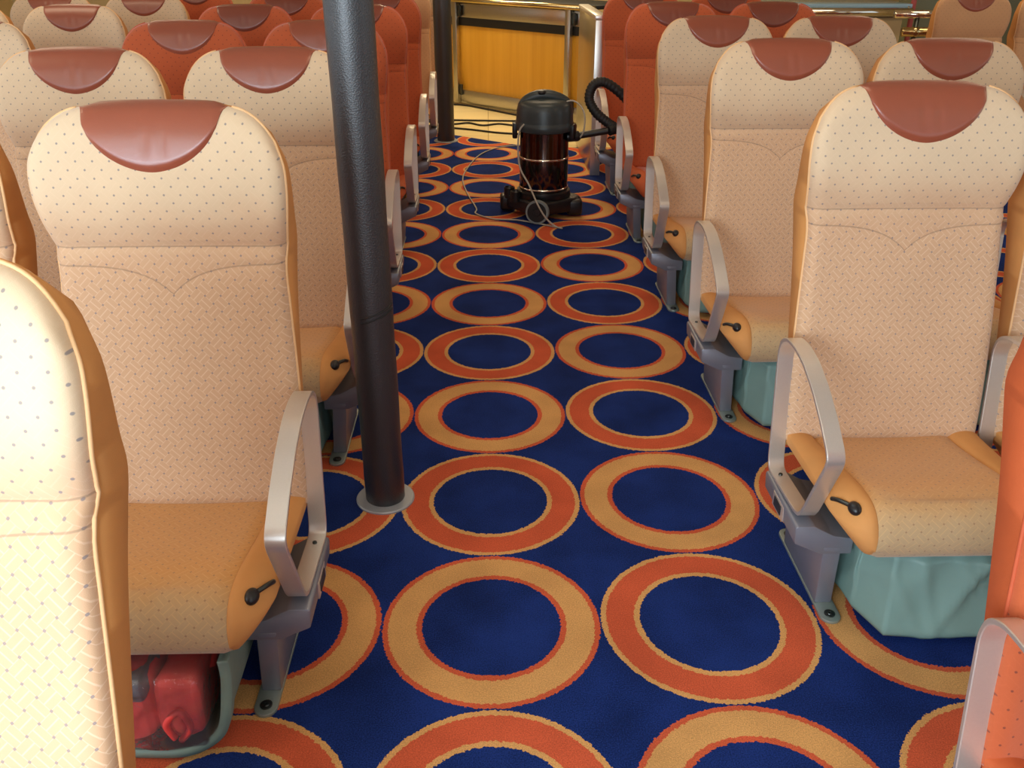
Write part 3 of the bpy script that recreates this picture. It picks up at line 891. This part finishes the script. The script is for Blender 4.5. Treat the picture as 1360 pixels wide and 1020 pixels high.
# ---- loose cables on the tile
def cable(pts, label, r=.008):
    o = link('floor_cable', tube(bm_new(), spline([(x, y, r-.02+.001) for x, y in pts], 8), r, 8), M['blackmatt'])
    tag(o, label, 'cable', 'black cables on the tiled floor')
cable([(-1.1, 9.2), (-.35, 9.17), (.0, 8.86), (.3, 8.52), (.7, 8.25)], 'black cable lying along the foot of the yellow counter')
cable([(-1.2, 8.38), (-.4, 8.30), (.0, 8.26), (.3, 8.24), (.8, 8.2)], 'straight black cable on the tiles, second in from the counter')
cable([(-1.1, 8.30), (-.5, 8.20), (-.32, 8.10), (-.18, 8.15), (-.05, 8.03), (.1, 8.10), (.25, 8.02), (.45, 8.08), (.8, 7.9)], 'wavy black cable on the tiles between two straighter ones')
cable([(-1.2, 8.25), (-.6, 8.02), (-.2, 7.86), (.1, 7.68), (.4, 7.60), (.65, 7.6)], 'black cable on the tiles nearest to the carpet edge')

# ------------------------------------------------------------------ light
def area(name, loc, rot, sx, sy, power, col):
    l = bpy.data.lights.new(name, 'AREA'); l.shape = 'RECTANGLE'; l.size = sx; l.size_y = sy; l.energy = power; l.color = col
    o = bpy.data.objects.new(name, l); C.objects.link(o); o.location = loc; o.rotation_euler = rot
    return o
WARM = (1.0, .80, .54); DAY = (.74, .88, 1.0)
for y, p in ((.2, 5), (2.4, 8), (4.6, 10), (6.6, 12)):
    for x in (-2.6, .3, 3.2):
        area('ceiling_lamp', (x, y, H-.01), (0, 0, 0), 1.1, .5, p, WARM)
area('ceiling_lamp', (0.0, 8.6, H-.01), (0, 0, 0), 1.6, .5, 80, (1, .82, .52))
for x, p in ((-3.45, 22), (-1.35, 165), (.75, 15), (2.85, 9)):
    area('window_daylight', (x, Y0+.02, 1.33), (PI/2, 0, 0), 1.85, 1.6, p, DAY)
for y, p in ((0, 36), (2.1, 14), (4.2, 7), (6.3, 5)):
    area('window_daylight', (X0+.02, y, 1.25), (PI/2, 0, -PI/2), 1.7, 1.0, p, DAY)
    area('window_daylight', (X1-.02, y, 1.25), (PI/2, 0, PI/2), 1.7, 1.0, p*.6, DAY)
w = bpy.data.worlds.new('World'); bpy.context.scene.world = w; w.use_nodes = True
w.node_tree.nodes['Background'].inputs[0].default_value = (.75, .86, 1, 1); w.node_tree.nodes['Background'].inputs[1].default_value = .6

# ------------------------------------------------------------------ camera
cam = bpy.data.cameras.new('camera'); co = bpy.data.objects.new('camera', cam); C.objects.link(co)
cam.sensor_width = 36; cam.lens = 36*1163.47/1360; cam.clip_start = .02
pitch, yaw, roll = .467, .027, .002
co.location = (0, 0, 1.4483)
co.rotation_mode = 'XYZ'
f = Vector((math.sin(yaw)*math.cos(pitch), math.cos(yaw)*math.cos(pitch), -math.sin(pitch)))
r = Vector((math.cos(yaw), -math.sin(yaw), 0)); u = r.cross(f)
R = Matrix((r, u, -f)).transposed() @ Matrix.Rotation(roll, 3, 'Z')
co.rotation_euler = R.to_euler()
S = bpy.context.scene
S.camera = co
S.view_settings.view_transform = 'Standard'; S.view_settings.look = 'None'; S.view_settings.gamma = 1
S.view_settings.exposure = -0.30
